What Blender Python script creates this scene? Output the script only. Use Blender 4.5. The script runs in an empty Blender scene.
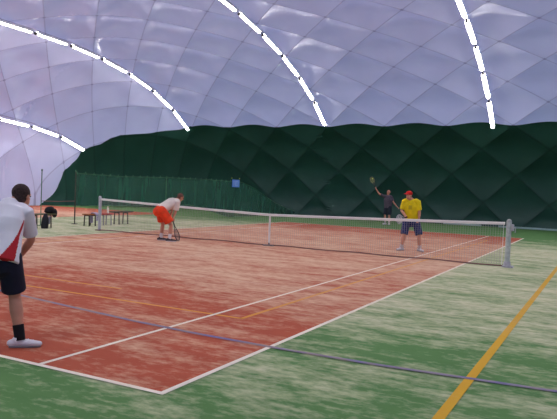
import bpy, bmesh, math, random
from mathutils import Vector, Matrix
random.seed(7)
S = bpy.context.scene
COL = S.collection
PI = math.pi

# ------------------------------------------------------------------ camera
cam_pos = Vector((8.5385, -15.9324, 1.6629))
yaw, pit, rol, fpx = 0.4792, -0.034023, 0.041716, 635.6
fwd = Vector((-math.sin(yaw)*math.cos(pit), math.cos(yaw)*math.cos(pit), math.sin(pit)))
rt = Vector((math.cos(yaw), math.sin(yaw), 0)); up = rt.cross(fwd)
ca = rt*math.cos(rol) + up*math.sin(rol); cb = up*math.cos(rol) - rt*math.sin(rol)
cd = bpy.data.cameras.new('camera'); cam = bpy.data.objects.new('camera', cd); COL.objects.link(cam)
cd.sensor_width = 36; cd.lens = fpx*36/557; cd.clip_start = .05; cd.clip_end = 300
cam.matrix_world = Matrix((( ca.x, cb.x, -fwd.x, cam_pos.x), (ca.y, cb.y, -fwd.y, cam_pos.y), (ca.z, cb.z, -fwd.z, cam_pos.z), (0,0,0,1)))
S.camera = cam

# ------------------------------------------------------------------ world (dull daylight behind the translucent membrane)
w = bpy.data.worlds.new('world'); S.world = w; w.use_nodes = True
bg = w.node_tree.nodes['Background']; bg.inputs[0].default_value = (.50, .58, .95, 1); bg.inputs[1].default_value = 1.6
S.view_settings.view_transform = 'Standard'; S.view_settings.look = 'None'
S.view_settings.gamma = 1; S.view_settings.exposure = 0.0
TUBE = 36.0

# ------------------------------------------------------------------ materials
def sl(c):
    return tuple(((v/255)/12.92 if v/255 <= .04045 else (((v/255)+.055)/1.055)**2.4) for v in c) + (1,)
def mat(name, col, rough=.7, spec=.3, metal=0, noise=0, nscale=30, emit=None, estr=0):
    m = bpy.data.materials.new(name); m.use_nodes = True
    nt = m.node_tree; b = nt.nodes['Principled BSDF']
    b.inputs['Base Color'].default_value = sl(col); b.inputs['Roughness'].default_value = rough
    b.inputs['Specular IOR Level'].default_value = spec; b.inputs['Metallic'].default_value = metal
    if noise:
        tc = nt.nodes.new('ShaderNodeTexCoord'); n = nt.nodes.new('ShaderNodeTexNoise'); n.inputs['Scale'].default_value = nscale
        nt.links.new(tc.outputs['Object'], n.inputs['Vector'])
        r = nt.nodes.new('ShaderNodeValToRGB')
        c0 = sl(tuple(max(0, v*(1-noise)) for v in col)); c1 = sl(tuple(min(255, v*(1+noise)) for v in col))
        r.color_ramp.elements[0].color = c0; r.color_ramp.elements[1].color = c1
        r.color_ramp.elements[0].position = .3; r.color_ramp.elements[1].position = .7
        nt.links.new(n.outputs['Fac'], r.inputs['Fac']); nt.links.new(r.outputs[0], b.inputs['Base Color'])
    if emit:
        b.inputs['Emission Color'].default_value = sl(emit); b.inputs['Emission Strength'].default_value = estr
    return m

def turf(name, base, dark, sand, lo, hi, amount=1.0):
    """artificial turf with drifts of sand brushed along the net direction"""
    m = bpy.data.materials.new(name); m.use_nodes = True; nt = m.node_tree; N = nt.nodes; L = nt.links
    b = N['Principled BSDF']; b.inputs['Roughness'].default_value = .95; b.inputs['Specular IOR Level'].default_value = .1
    tc = N.new('ShaderNodeTexCoord')
    def noise(scale, sx, sy, detail=3, off=0):
        mp = N.new('ShaderNodeMapping'); mp.inputs['Scale'].default_value = (sx, sy, 1); mp.inputs['Location'].default_value = (off, off*.7, 0)
        L.new(tc.outputs['Object'], mp.inputs['Vector'])
        n = N.new('ShaderNodeTexNoise'); n.inputs['Scale'].default_value = scale; n.inputs['Detail'].default_value = detail
        n.inputs['Roughness'].default_value = .66
        L.new(mp.outputs[0], n.inputs['Vector']); return n.outputs['Fac']
    def math_(op, a, c, clamp=False):
        q = N.new('ShaderNodeMath'); q.operation = op; q.use_clamp = clamp
        for i, v in enumerate((a, c)):
            if isinstance(v, (int, float)): q.inputs[i].default_value = v
            else: L.new(v, q.inputs[i])
        return q.outputs[0]
    s1 = noise(1.0, 1.1, 2.7, 8); s2 = noise(1.0, .20, .45, 3, 9.3); s3 = noise(9, .7, 1.3, 7, 3.1)
    sx = N.new('ShaderNodeSeparateXYZ'); L.new(tc.outputs['Object'], sx.inputs[0])
    # sand has been carried away from the strip behind the baseline
    mr = N.new('ShaderNodeMapRange'); mr.inputs['From Min'].default_value = -13.0; mr.inputs['From Max'].default_value = -5.5
    mr.inputs['To Min'].default_value = -.15; mr.inputs['To Max'].default_value = .06; L.new(sx.outputs['Y'], mr.inputs['Value'])
    mr2 = N.new('ShaderNodeMapRange'); mr2.inputs['From Min'].default_value = 7; mr2.inputs['From Max'].default_value = 14
    mr2.inputs['To Min'].default_value = 0; mr2.inputs['To Max'].default_value = -.32; L.new(sx.outputs['Y'], mr2.inputs['Value'])
    t = math_('ADD', math_('MULTIPLY', s1, .62), math_('MULTIPLY', s2, .38))
    t = math_('ADD', t, math_('MULTIPLY', math_('SUBTRACT', s3, .5), .46))
    t = math_('ADD', t, math_('ADD', mr.outputs[0], mr2.outputs[0]))
    mm = N.new('ShaderNodeMapRange'); mm.inputs['From Min'].default_value = lo; mm.inputs['From Max'].default_value = hi
    mm.inputs['To Max'].default_value = amount; L.new(t, mm.inputs['Value'])
    mx0 = N.new('ShaderNodeMixRGB'); mx0.inputs[1].default_value = sl(dark); mx0.inputs[2].default_value = sl(base)
    L.new(noise(2.2, .6, 1.2, 4, 5.5), mx0.inputs[0])
    mx = N.new('ShaderNodeMixRGB'); mx.inputs[2].default_value = sl(sand); L.new(mx0.outputs[0], mx.inputs[1]); L.new(mm.outputs[0], mx.inputs[0])
    L.new(mx.outputs[0], b.inputs['Base Color'])
    bp = N.new('ShaderNodeBump'); bp.inputs['Strength'].default_value = .25; bp.inputs['Distance'].default_value = .01
    L.new(noise(60, 1, 1, 2), bp.inputs['Height']); L.new(bp.outputs[0], b.inputs['Normal'])
    return m

M_green = turf('green_turf', (100, 138, 84), (74, 116, 66), (218, 212, 178), .38, .64, .82)
M_red = turf('red_turf', (184, 94, 70), (154, 76, 56), (218, 184, 154), .41, .64, .85)
M_white = turf('white_line', (240, 232, 214), (230, 220, 202), (208, 184, 168), .46, .74, .5)
M_worn = turf('worn_white_line', (232, 212, 194), (220, 196, 178), (206, 166, 140), .30, .52, .9)
M_yellow = turf('yellow_line', (214, 168, 58), (204, 156, 52), (204, 172, 140), .48, .72, .35)
M_yellowthin = turf('thin_yellow_line', (216, 156, 74), (210, 146, 66), (212, 168, 130), .44, .68, .6)
M_purple = turf('violet_line', (108, 108, 164), (94, 96, 154), (158, 142, 130), .28, .50, .85)

def membrane(name, col, line, trans, rough, spec, linew, stain=.08):
    m = bpy.data.materials.new(name); m.use_nodes = True; nt = m.node_tree; N = nt.nodes; L = nt.links
    b = N['Principled BSDF']; b.inputs['Roughness'].default_value = rough; b.inputs['Specular IOR Level'].default_value = spec
    uv = N.new('ShaderNodeUVMap'); uv.uv_map = 'lattice'; sp = N.new('ShaderNodeSeparateXYZ'); L.new(uv.outputs[0], sp.inputs[0])
    def mth(op, *a):
        q = N.new('ShaderNodeMath'); q.operation = op
        for i, v in enumerate(a):
            if isinstance(v, (int, float)): q.inputs[i].default_value = v
            else: L.new(v, q.inputs[i])
        return q.outputs[0]
    def dist(o):   # distance to the nearest welded seam, in cells
        return mth('ABSOLUTE', mth('SUBTRACT', mth('FRACT', mth('ADD', o, .5)), .5))
    d = mth('MINIMUM', dist(sp.outputs[0]), dist(sp.outputs[1]))
    k = N.new('ShaderNodeMapRange'); k.inputs['From Min'].default_value = linew; k.inputs['From Max'].default_value = linew*1.7
    k.inputs['To Min'].default_value = 1; k.inputs['To Max'].default_value = 0; L.new(d, k.inputs['Value'])
    dn = mth('MAXIMUM', dist(sp.outputs[0]), dist(sp.outputs[1]))
    kn = N.new('ShaderNodeMapRange'); kn.inputs['From Min'].default_value = .020; kn.inputs['From Max'].default_value = .035
    kn.inputs['To Min'].default_value = 1; kn.inputs['To Max'].default_value = 0; L.new(dn, kn.inputs['Value'])
    fac = mth('MAXIMUM', mth('MULTIPLY', k.outputs[0], .55), kn.outputs[0])
    tc = N.new('ShaderNodeTexCoord'); n = N.new('ShaderNodeTexNoise'); n.inputs['Scale'].default_value = .45; n.inputs['Detail'].default_value = 4
    L.new(tc.outputs['Object'], n.inputs['Vector'])
    mx0 = N.new('ShaderNodeMixRGB'); mx0.inputs[1].default_value = sl(tuple(v*(1-stain) for v in col)); mx0.inputs[2].default_value = sl(col)
    L.new(n.outputs['Fac'], mx0.inputs[0])
    mx = N.new('ShaderNodeMixRGB'); mx.inputs[2].default_value = sl(line); L.new(mx0.outputs[0], mx.inputs[1]); L.new(fac, mx.inputs[0])
    L.new(mx.outputs[0], b.inputs['Base Color'])
    n2 = N.new('ShaderNodeTexNoise'); n2.inputs['Scale'].default_value = 1.6; n2.inputs['Detail'].default_value = 3; L.new(tc.outputs['Object'], n2.inputs['Vector'])
    bp = N.new('ShaderNodeBump'); bp.inputs['Strength'].default_value = .35; bp.inputs['Distance'].default_value = .06
    L.new(n2.outputs['Fac'], bp.inputs['Height']); L.new(bp.outputs[0], b.inputs['Normal'])
    if trans:
        tr = N.new('ShaderNodeBsdfTranslucent'); L.new(mx.outputs[0], tr.inputs['Color'])
        ms = N.new('ShaderNodeMixShader'); ms.inputs[0].default_value = trans
        L.new(b.outputs[0], ms.inputs[1]); L.new(tr.outputs[0], ms.inputs[2]); L.new(ms.outputs[0], N['Material Output'].inputs['Surface'])
    return m
M_memw = membrane('white_membrane', (208, 209, 232), (156, 152, 176), .25, .24, .6, .009)
M_memg = membrane('green_membrane', (36, 80, 70), (24, 54, 48), 0, .5, .35, .02, .25)
M_tube = mat('lit_tube', (255, 255, 255), .4, emit=(255, 248, 244), estr=TUBE)
M_refl = mat('added_reflector_white', (225, 225, 225), .5)
M_dark = mat('dark_plastic', (40, 38, 42), .6)
M_cable = mat('grey_cable', (120, 116, 124), .6)

# ------------------------------------------------------------------ mesh helpers
def link(name, me, mats=(), parent=None, smooth=False, loc=None):
    o = bpy.data.objects.new(name, me); COL.objects.link(o)
    for m in (mats if isinstance(mats, (list, tuple)) else [mats]): me.materials.append(m)
    if smooth:
        for p in me.polygons: p.use_smooth = True
    if parent: o.parent = parent
    if loc is not None: o.location = loc
    return o
def tag(o, label=None, cat=None, group=None, kind=None):
    if label: o['label'] = label
    if cat: o['category'] = cat
    if group: o['group'] = group
    if kind: o['kind'] = kind
    return o
def empty(name, loc=(0, 0, 0), rz=0):
    o = bpy.data.objects.new(name, None); COL.objects.link(o); o.location = loc; o.rotation_euler = (0, 0, rz); o.empty_display_size = .1; return o
def copy_tree(o, parent=None):
    c = o.copy(); COL.objects.link(c)
    if parent: c.parent = parent
    for ch in list(o.children): copy_tree(ch, c)
    return c

class MB:
    def __init__(s): s.v = []; s.f = []; s.m = []
    def add(s, vs, fs, mi=0):
        n = len(s.v); s.v += [tuple(v) for v in vs]; s.f += [tuple(i+n for i in f) for f in fs]; s.m += [mi]*len(fs); return s
    def box(s, c, d, mi=0, rz=0, rx=0, bev=0):
        bm = bmesh.new(); bmesh.ops.create_cube(bm, size=1)
        bmesh.ops.scale(bm, vec=d, verts=bm.verts)
        if bev: bmesh.ops.bevel(bm, geom=bm.edges[:], offset=bev, segments=2, affect='EDGES')
        mtx = Matrix.Translation(c) @ Matrix.Rotation(rz, 4, 'Z') @ Matrix.Rotation(rx, 4, 'X')
        bmesh.ops.transform(bm, matrix=mtx, verts=bm.verts); bm.verts.index_update()
        s.add([v.co for v in bm.verts], [[v.index for v in f.verts] for f in bm.faces], mi); bm.free(); return s
    def tube(s, pts, r, n=8, mi=0, side=None, flat=(False, False), ry=None):
        """lofted tube through pts with radius r (number, list of numbers or list of (rx, ry)); round or flat ends"""
        pts = [Vector(p) for p in pts]; K = len(pts)
        rs = r if isinstance(r, (list, tuple)) else [r]*K
        rs = [q if isinstance(q, (list, tuple)) else (q, q) for q in rs]
        tang = []
        for i in range(K):
            a = pts[max(i-1, 0)]; b = pts[min(i+1, K-1)]; tang.append((b-a).normalized())
        sd = Vector(side) if side is not None else (Vector((0, 0, 1)) if abs(tang[0].z) < .9 else Vector((1, 0, 0)))
        rings = []
        frames = []
        for i in range(K):
            t = tang[i]; x = (sd - t*sd.dot(t)).normalized(); y = t.cross(x); frames.append((x, y, t))
            if side is None: sd = x
        def ring(c, x, y, rx, ryy): return [c + x*rx*math.cos(2*PI*k/n) + y*ryy*math.sin(2*PI*k/n) for k in range(n)]
        x, y, t = frames[0]
        if not flat[0]:
            e = min(rs[0])
            for q in (80, 55, 28): a = math.radians(q); rings.append(ring(pts[0]-t*e*math.sin(a), x, y, rs[0][0]*math.cos(a), rs[0][1]*math.cos(a)))
        for i in range(K): rings.append(ring(pts[i], frames[i][0], frames[i][1], *rs[i]))
        x, y, t = frames[-1]
        if not flat[1]:
            e = min(rs[-1])
            for q in (28, 55, 80): a = math.radians(q); rings.append(ring(pts[-1]+t*e*math.sin(a), x, y, rs[-1][0]*math.cos(a), rs[-1][1]*math.cos(a)))
        vs = [v for rg in rings for v in rg]; fs = []
        for i in range(len(rings)-1):
            for k in range(n):
                fs.append((i*n+k, i*n+(k+1) % n, (i+1)*n+(k+1) % n, (i+1)*n+k))
        fs.append(tuple(range(n))[::-1]); fs.append(tuple((len(rings)-1)*n+k for k in range(n)))
        return s.add(vs, fs, mi)
    def ell(s, c, r, X=(1, 0, 0), Y=(0, 1, 0), n=16, mi=0):
        c = Vector(c); X = Vector(X).normalized(); Y = Vector(Y); Y = (Y-X*Y.dot(X)).normalized(); Z = X.cross(Y)
        vs = []; fs = []; h = n//2
        for i in range(1, h):
            a = PI*i/h
            for k in range(n):
                b = 2*PI*k/n
                vs.append(c + X*r[0]*math.sin(a)*math.cos(b) + Y*r[1]*math.sin(a)*math.sin(b) + Z*r[2]*math.cos(a))
        for i in range(h-2):
            for k in range(n): fs.append((i*n+k, (i+1)*n+k, (i+1)*n+(k+1) % n, i*n+(k+1) % n))
        t = len(vs); vs.append(c+Z*r[2]); vs.append(c-Z*r[2])
        for k in range(n): fs.append((t, k, (k+1) % n)); fs.append((t+1, (h-2)*n+(k+1) % n, (h-2)*n+k))
        return s.add(vs, fs, mi)
    def mesh(s, name):
        me = bpy.data.meshes.new(name); me.from_pydata(s.v, [], s.f); 
        for p, mi in zip(me.polygons, s.m): p.material_index = mi
        me.update(); return me
    def build(s, name, mats, parent=None, smooth=False, loc=None):
        me = s.mesh(name); 
        bm = bmesh.new(); bm.from_mesh(me); bmesh.ops.recalc_face_normals(bm, faces=bm.faces); bm.to_mesh(me); bm.free()
        o = link(name, me, mats, parent, smooth, loc)
        if smooth: me.set_sharp_from_angle(angle=math.radians(50))
        return o
    def fuse(s, name, mats, parent=None, vox=.01, it=4, paint=None):
        """weld everything added so far into one continuous skin"""
        me = s.mesh(name); o = bpy.data.objects.new(name+'_raw', me); COL.objects.link(o)
        bm = bmesh.new(); bm.from_mesh(me); bmesh.ops.recalc_face_normals(bm, faces=bm.faces); bm.to_mesh(me); bm.free()
        r = o.modifiers.new('r', 'REMESH'); r.mode = 'VOXEL'; r.voxel_size = vox; r.use_smooth_shade = True
        if it:
            q = o.modifiers.new('s', 'SMOOTH'); q.factor = .5; q.iterations = it
        dg = bpy.context.evaluated_depsgraph_get(); dg.update()
        nm = bpy.data.meshes.new_from_object(o.evaluated_get(dg)); nm.name = name
        bpy.data.objects.remove(o); nm.materials.clear()
        res = link(name, nm, mats, parent, True)
        if paint:
            for p in nm.polygons: p.material_index = paint(p.center)
        return res

# ------------------------------------------------------------------ the air dome
XL, XR, RE, PW, H, Q, B = -22.3, 26.0, 15.4, 4.0, 10.0, 2.2, 20.8
CW, CH, SUB = 3.4, 3.2, 24
prof = []                                    # (arc length, cos-weight, z) from the ground up
acc = 0; prev = None
for i in range(4001):
    f = PI/2*i/4000; wv = math.cos(f)**(2/Q) if i < 4000 else 0; z = H*math.sin(f)**(2/Q) if i else 0
    if prev: acc += math.hypot((wv-prev[0])*B, z-prev[1])
    prof.append((acc, wv, z)); prev = (wv, z)
def at_z(zz): return next(a for a, ww, z in prof if z >= zz)
S_B = at_z(5.33)                             # the green skirt ends on a node row
STEP = CH/SUB
rows_n = int(round(acc/STEP)); rows = []
j = 0
off = (S_B/STEP) - math.floor(S_B/STEP)
svals = [0] + [ (k+off)*STEP for k in range(0 if off > .2 else 1, 400) if (k+off)*STEP < acc-.05] + [acc]
for sv in svals:
    while j < 4000 and prof[j][0] < sv: j += 1
    rows.append((sv, prof[j][1], prof[j][2]))
# plan perimeter, clockwise from the far right: list of (P, anchor x, u, v) ; point = (ax +/- u*RE, v*B)
PS = CW/SUB
per = []
xl, xr = XL+RE, XR-RE
x0 = .6
k0 = math.floor((xr-x0)/PS)
n_end = []
def endcap():                                # quarter-by-quarter superellipse sampled evenly along its length
    raw = []; L = 0; pv = None
    for i in range(6001):
        a = PI*i/6000; cu = math.sin(a); cv = math.cos(a)
        uu = abs(cu)**(2/PW); vv = math.copysign(abs(cv)**(2/PW), cv)
        if pv: L += math.hypot((uu-pv[0])*RE, (vv-pv[1])*B)
        raw.append((L, uu, vv)); pv = (uu, vv)
    m = round(L/PS); out = []; j = 0
    for k in range(1, m):
        t = L*k/m
        while raw[j][0] < t: j += 1
        out.append(raw[j][1:])
    return out
cap = endcap()
idx = k0
for k in range(k0, math.ceil((xl-x0)/PS)-1, -1): per.append((k, x0+k*PS, 0, 1, 1))
kk = per[-1][0]
for (u, v) in cap: kk -= 1; per.append((kk, xl, -u, v, 1))
nn = len([p for p in per if p[2] == 0])
for q in range(nn): kk -= 1; per.append((kk, per[nn-1][1]+q*PS, 0, -1, 1))
for (u, v) in cap: kk -= 1; per.append((kk, xr, u, -v, 1))
NP = len(per)
axs = []; _a = 0; _p = None               # arc length from the ridge along the end caps, against the weight w
for i in range(2001):
    f = PI/2*i/2000; wv = math.sin(f)**(2/Q); z = H*math.cos(f)**(2/Q) if i < 2000 else 0
    if _p: _a += math.hypot((wv-_p[0])*RE, z-_p[1])
    axs.append((wv, _a)); _p = (wv, z)
import bisect
axw = [q[0] for q in axs]; pw = [-q[1] for q in prof]
def arc_x(w_): return axs[min(2000, bisect.bisect_left(axw, w_))][1]
def arc_s(w_): return prof[min(4000, bisect.bisect_left(pw, -w_))][0]
def lattice(x, y, sv, u):
    if not u: s_ = sv
    else: s_ = arc_s(abs(y)/B)
    X_ = x if not u else (xl-arc_x((xl-x)/RE) if u < 0 else xr+arc_x((x-xr)/RE))
    if y < 0: s_ = 2*acc-s_
    return (X_-x0)/CW, (s_-S_B)/CH
def bulge(a, b):
    fa = a-math.floor(a); fb = b-math.floor(b)
    return (1-abs(2*fa-1)**2.0)*(1-abs(2*fb-1)**2.0)
grid = []; uvs = []
for r_, (sv, wv, z) in enumerate(rows):
    for (k, ax, u, v, _) in per:
        # nodes of the boundary row sit half a cell off the seam anchor
        x = ax+u*RE*wv; y = v*B*wv
        P_, Sg = lattice(x, y, sv, u)
        a = P_+Sg; b = P_-Sg
        nx = (u/RE)*abs(u)**2*4 if u else 0; ny = v*abs(v)**2/B*4
        nz = max(z, .02)/H**2*2
        nrm = Vector((nx*(wv**.2), ny*(wv**.2) if wv else 0, nz*1.0))
        nrm = Vector((x-ax, y*1.0, z*2.0)); nrm = Vector(((x-ax)/RE**2, y/B**2, z/H**2))
        nrm.normalize()
        edge = min(1, sv/.6)*(1 if sv < acc-.5 else 0)
        d = .24*bulge(a, b)*edge*(1 if x > -16 else 1+.4*min(1, (-16-x)/3) if y < 9 else 1-.55*min(1, (-16-x)/3)*min(1, (y-9)/3))
        grid.append(Vector((x, y, z))+nrm*d); uvs.append((a, b))
zb = [(-21.95, -.1), (-21.86, .64), (-21.69, 1.39), (-21.48, 2.08), (-21.22, 2.66), (-20.76, 3.44), (-20.46, 3.72), (-20.12, 3.95), (-19.64, 4.36), (-19.21, 4.59), (-18.6, 4.72), (-17.89, 4.84), (-17.05, 5.05), (-16.32, 5.15), (-15.5, 5.33)]
def gfun(i):
    p = grid[i]; r_ = i//NP
    if p.y <= 5: return 1.0
    base = (rows[r_][0]-S_B)
    if p.x > -15.5: return base if abs(base) > 1e-6 else 0.0
    if p.x <= zb[0][0]: return 1.0
    for (xa, za), (xb, zc) in zip(zb, zb[1:]):
        if xa <= p.x <= xb:
            return p.z-(za+(zc-za)*(p.x-xa)/(xb-xa))
    return 1.0
G = [gfun(i) for i in range(len(grid))]
def keep(sign):
    vs = []; key = {}; fs = []; fuv = []
    def vid(p):
        q = (round(p.x, 4), round(p.y, 4), round(p.z, 4))
        if q not in key: key[q] = len(vs); vs.append(p)
        return key[q]
    nr = len(rows)
    for r_ in range(nr-1):
        for k in range(NP):
            i0 = r_*NP+k; i1 = r_*NP+(k+1) % NP; i2 = i1+NP; i3 = i0+NP
            if k == NP-1:
                U = {i0: uvs[i0], i1: uvs[i0], i2: uvs[i3], i3: uvs[i3]}
            else: U = {i: uvs[i] for i in (i0, i1, i2, i3)}
            # split along whichever seam family passes nearer
            ca_ = (U[i0][0]+U[i2][0])/2; cb_ = (U[i0][1]+U[i2][1])/2
            da = abs(ca_-round(ca_)); db = abs(cb_-round(cb_))
            tris = ((i0, i1, i2), (i0, i2, i3)) if da < db else ((i0, i1, i3), (i1, i2, i3))
            for t in tris:
                g = [G[i]*sign for i in t]
                if max(g) <= 0: continue
                poly = []
                for q in range(3):
                    a, b = t[q], t[(q+1) % 3]; ga, gb = G[a]*sign, G[b]*sign
                    if ga >= 0: poly.append((grid[a], U[a]))
                    if ga*gb < 0:
                        f = ga/(ga-gb); poly.append((grid[a].lerp(grid[b], f), (U[a][0]+(U[b][0]-U[a][0])*f, U[a][1]+(U[b][1]-U[a][1])*f)))
                ids = []; uu = []
                for p, u_ in poly:
                    q = vid(p)
                    if q not in ids: ids.append(q); uu.append(u_)
                if len(ids) >= 3: fs.append(ids); fuv.append(uu)
    return vs, fs, fuv
def dome_part(name, sign, m):
    vs, fs, fuv = keep(sign)
    me = bpy.data.meshes.new(name); me.from_pydata([tuple(v) for v in vs], [], fs)
    uvl = me.uv_layers.new(name='lattice'); i = 0
    for uu in fuv:
        for u_ in uu: uvl.data[i].uv = u_; i += 1
    me.update()
    o = link(name, me, m, smooth=True); me.set_sharp_from_angle(angle=math.radians(11)); tag(o, kind='structure'); return o
dome_part('ceiling', 1, M_memw)
dome_part('wall_back', -1, M_memg)

# ------------------------------------------------------------------ the floor: green turf, red courts, painted lines, all one surface
fl = MB()
def quad(x0, y0, x1, y1, z, mi): fl.add([(x0, y0, z), (x1, y0, z), (x1, y1, z), (x0, y1, z)], [(0, 1, 2, 3)], mi)
quad(-24, -22, 27, 22, 0, 0)
quad(-5.485, -11.925, 5.485, 11.885, .003, 1)
quad(-21.75, -11.885, -12.6, 11.885, .003, 1)
def line(x0, y0, x1, y1, wd, mi, z=.006):
    if x0 == x1: quad(x0-wd/2, min(y0, y1)-wd/2, x0+wd/2, max(y0, y1)+wd/2, z, mi)
    else: quad(min(x0, x1)-wd/2, y0-wd/2, max(x0, x1)+wd/2, y0+wd/2, z, mi)
for Y in (-11.925, 11.885): line(-5.49, Y, 5.49, Y, .055, 2, .0068)
for X in (-5.485, 5.485): line(X, -11.925, X, 11.885, .055, 2)
for X in (-4.115, 4.115): line(X, -11.885, X, 11.885, .05, 2)
for Y in (-6.4, 6.4): line(-4.115, Y, 4.115, Y, .05, 6, .0055)
line(0, -6.4, 0, 6.4, .05, 6, .0058)
line(7.50, -19.5, 7.50, 18.5, .085, 3)
line(4.52, -9.08, 4.52, 9.08, .06, 4, .0048); line(-4.52, -9.08, -4.52, 9.08, .06, 4, .0048)
line(-4.52, -9.08, 4.52, -9.08, .06, 4, .0048); line(-4.52, 9.08, 4.52, 9.08, .06, 4, .0048)
line(-3.5, -8.36, 1.9, -8.36, .055, 4, .0048)
vp = [(-6, -8.75), (-2, -9.27), (.77, -9.63), (2.38, -9.86), (3.6, -10.02), (4.6, -10.10), (5.6, -10.12), (6.6, -10.10), (8.17, -9.97), (10, -9.78)]
for k, ((xa, ya), (xb, yb)) in enumerate(zip(vp, vp[1:])):
    fl.add([(xa, ya-.035, .0078), (xb, yb-.035, .0078), (xb, yb+.035, .0078), (xa, ya+.035, .0078)], [(0, 1, 2, 3)], 5)
tag(fl.build('floor', [M_green, M_red, M_white, M_yellow, M_yellowthin, M_purple, M_worn]), kind='structure')
# pale rail along the foot of the green wall
rail = MB(); 
for xa, xb in ((.2, 2.3), (3.2, 9.5)): rail.box(((xa+xb)/2, 20.55, .05), (xb-xa, .12, .10), 0, bev=.015)
tag(rail.build('trim_1', mat('pale_rail', (150, 175, 175), .6)), kind='structure')

# ------------------------------------------------------------------ strings of tube lamps
ROWX = [(-20.6, 'leftmost row'), (-15.55, 'second row from the left'), (-6.28, 'third row from the left'), (3.03, 'rightmost row in view'), (12.4, 'row to the right of the view')]
def surf(X, s):                              # point of the dome surface in the plane X, s metres up from the green edge, both sides of the ridge
    """returns y, z"""
    u = abs(X-xl)/RE if X < xl else (abs(X-xr)/RE if X > xr else 0)
    return u
def arch(X):
    u = abs(X-xl)/RE if X < xl else (abs(X-xr)/RE if X > xr else 0)
    pts = []
    N_ = 900
    for i in range(N_+1):
        ang = PI*i/N_
        # y sweeps far wall to near wall; solve z on the surface
        vmax = (1-u**PW)**(1/PW)
        y = B*vmax*math.copysign(abs(math.cos(ang))**(2/Q), math.cos(ang))
        wv = (u**PW+(abs(y)/B)**PW)**(1/PW)
        z = H*max(0, 1-wv**Q)**(1/Q); pts.append((y, z))
    return pts
lamp0 = empty('tube_lamp')
tb = MB(); tb.tube([(0, -.84, 0), (0, .84, 0)], (.072), 16); tb.build('tube', M_tube, lamp0, True)
for sg in (-1, 1): MB().tube([(0, sg*.90, .0), (0, sg*.98, .0)], .045, 10).build('end_cap', M_cable, lamp0, True)
rf_ = MB(); vs = []; fs = []  # half-shell added over the tube to block its up-light off the membrane
for yy in (-.95, .95):
    for q in range(9):
        t = math.radians(-10+200*q/8); vs.append((.098*math.cos(t), yy, .10*math.sin(t)))
    for q in range(9):
        t = math.radians(190-200*q/8); vs.append((.105*math.cos(t), yy, .107*math.sin(t)))
n_ = 18
for q in range(n_): fs.append((q, (q+1) % n_, n_+(q+1) % n_, n_+q))
fs += [tuple(range(n_)), tuple(range(n_, 2*n_))[::-1]]
rf_.add(vs, fs); rf_.build('added_reflector', M_refl, lamp0, True)
cb_ = MB(); cb_.box((0, -1.02, -.02), (.09, .12, .12), bev=.01); cb_.build('connector', M_dark, lamp0)
ORD = ['lowest', 'second lowest', 'third up', 'fourth up', 'fifth up', 'sixth up', 'seventh up', 'eighth up', 'ninth up', 'tenth up', 'eleventh up', 'twelfth up', 'thirteenth up', 'fourteenth up', 'fifteenth up', 'sixteenth up', 'seventeenth up', 'eighteenth up', 'nineteenth up']
startz = {0: 3.75, 1: 5.25, 2: 5.5, 3: 5.35, 4: 5.4}
used = False
for ri, (X, rn) in enumerate(ROWX):
    ar = arch(X); i = 0
    while ar[i][1] < startz[ri]: i += 1
    def walk(i, d):
        a = 0; k = i
        while k < len(ar)-1 and a < d: a += math.hypot(ar[k+1][0]-ar[k][0], ar[k+1][1]-ar[k][1]); k += 1
        return k
    n = 0; first = i
    cpts = []
    k = walk(i, .06)
    while True:
        k2 = walk(k, 1.78)
        ya, za = ar[k]; yb, zb_ = ar[k2]
        if ya < 0 and zb_ < startz[ri]: break
        if k2 >= len(ar)-2: break
        DZ = .22
        mid = Vector((X, (ya+yb)/2, (za+zb_)/2-DZ)); dr = Vector((0, ya-yb, za-zb_)).normalized()
        o = lamp0 if not used else copy_tree(lamp0)
        used = True
        # local -Y of the lamp points up the string
        yl = dr; zl = Vector((0, -dr.z, dr.y)); zl = -zl if zl.z < 0 else zl
        if ri == 0: zl = (zl+Vector((-.55, 0, 0))).normalized()
        xlv = yl.cross(zl)
        mid += zl*.03
        if ri == 0: mid += Vector((.20, 0, -.10))
        o.matrix_world = Matrix(((xlv.x, yl.x, zl.x, mid.x), (xlv.y, yl.y, zl.y, mid.y), (xlv.z, yl.z, zl.z, mid.z), (0, 0, 0, 1)))
        nm = ORD[n] if n < len(ORD) else 'topmost'
        if ri == 4: lab = 'lit tube lamp of the row outside the right edge of the picture'
        else: lab = 'lit tube lamp %s from the green wall, %s' % (nm, rn)
        tag(o, lab, 'lamp', 'tube lamps strung under the dome' if ri < 4 else 'tube lamps of the row right of the picture')
        cpts += [Vector((X, ya, za-.045)), Vector((X, (ya+yb)/2, (za+zb_)/2-.045)), Vector((X, yb, zb_-.045))]
        n += 1
        k = walk(k2, .36)
    cm = MB(); cm.tube(cpts, .012, 6)
    tag(cm.build('lamp_cable', M_cable), ('grey cable carrying the tube lamps of the %s' % rn), 'cable', 'cables of the lamp rows')

# ------------------------------------------------------------------ tennis net and posts
M_tape = mat('white_tape', (225, 222, 218), .8)
M_cord = mat('net_cord', (168, 160, 158), .9)
M_bcord = mat('dark_cord', (128, 92, 86), .9)
net = empty('tennis_net', (0, 0, 0)); tag(net, 'low tennis net with white headband stretched between two posts across the court', 'net')
def ztop(x): return .914+(1.07-.914)*(abs(x)/6.3)**1.15
tp = MB(); NX = 64; xs = [-6.36+12.72*i/NX for i in range(NX+1)]
for zz in (0,):
    vs = []; fs = []
    for x in xs:
        z = ztop(x); vs += [(x, -.012, z-.065), (x, -.016, z-.01), (x, 0, z+.004), (x, .016, z-.01), (x, .012, z-.065)]
    for i in range(NX):
        for k in range(5): fs.append((i*5+k, i*5+(k+1) % 5, (i+1)*5+(k+1) % 5, (i+1)*5+k))
    tp.add(vs, fs)
tp.build('headband', M_tape, net)
mb = MB()
pitch = .058
nv = int(12.5/pitch)
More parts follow.
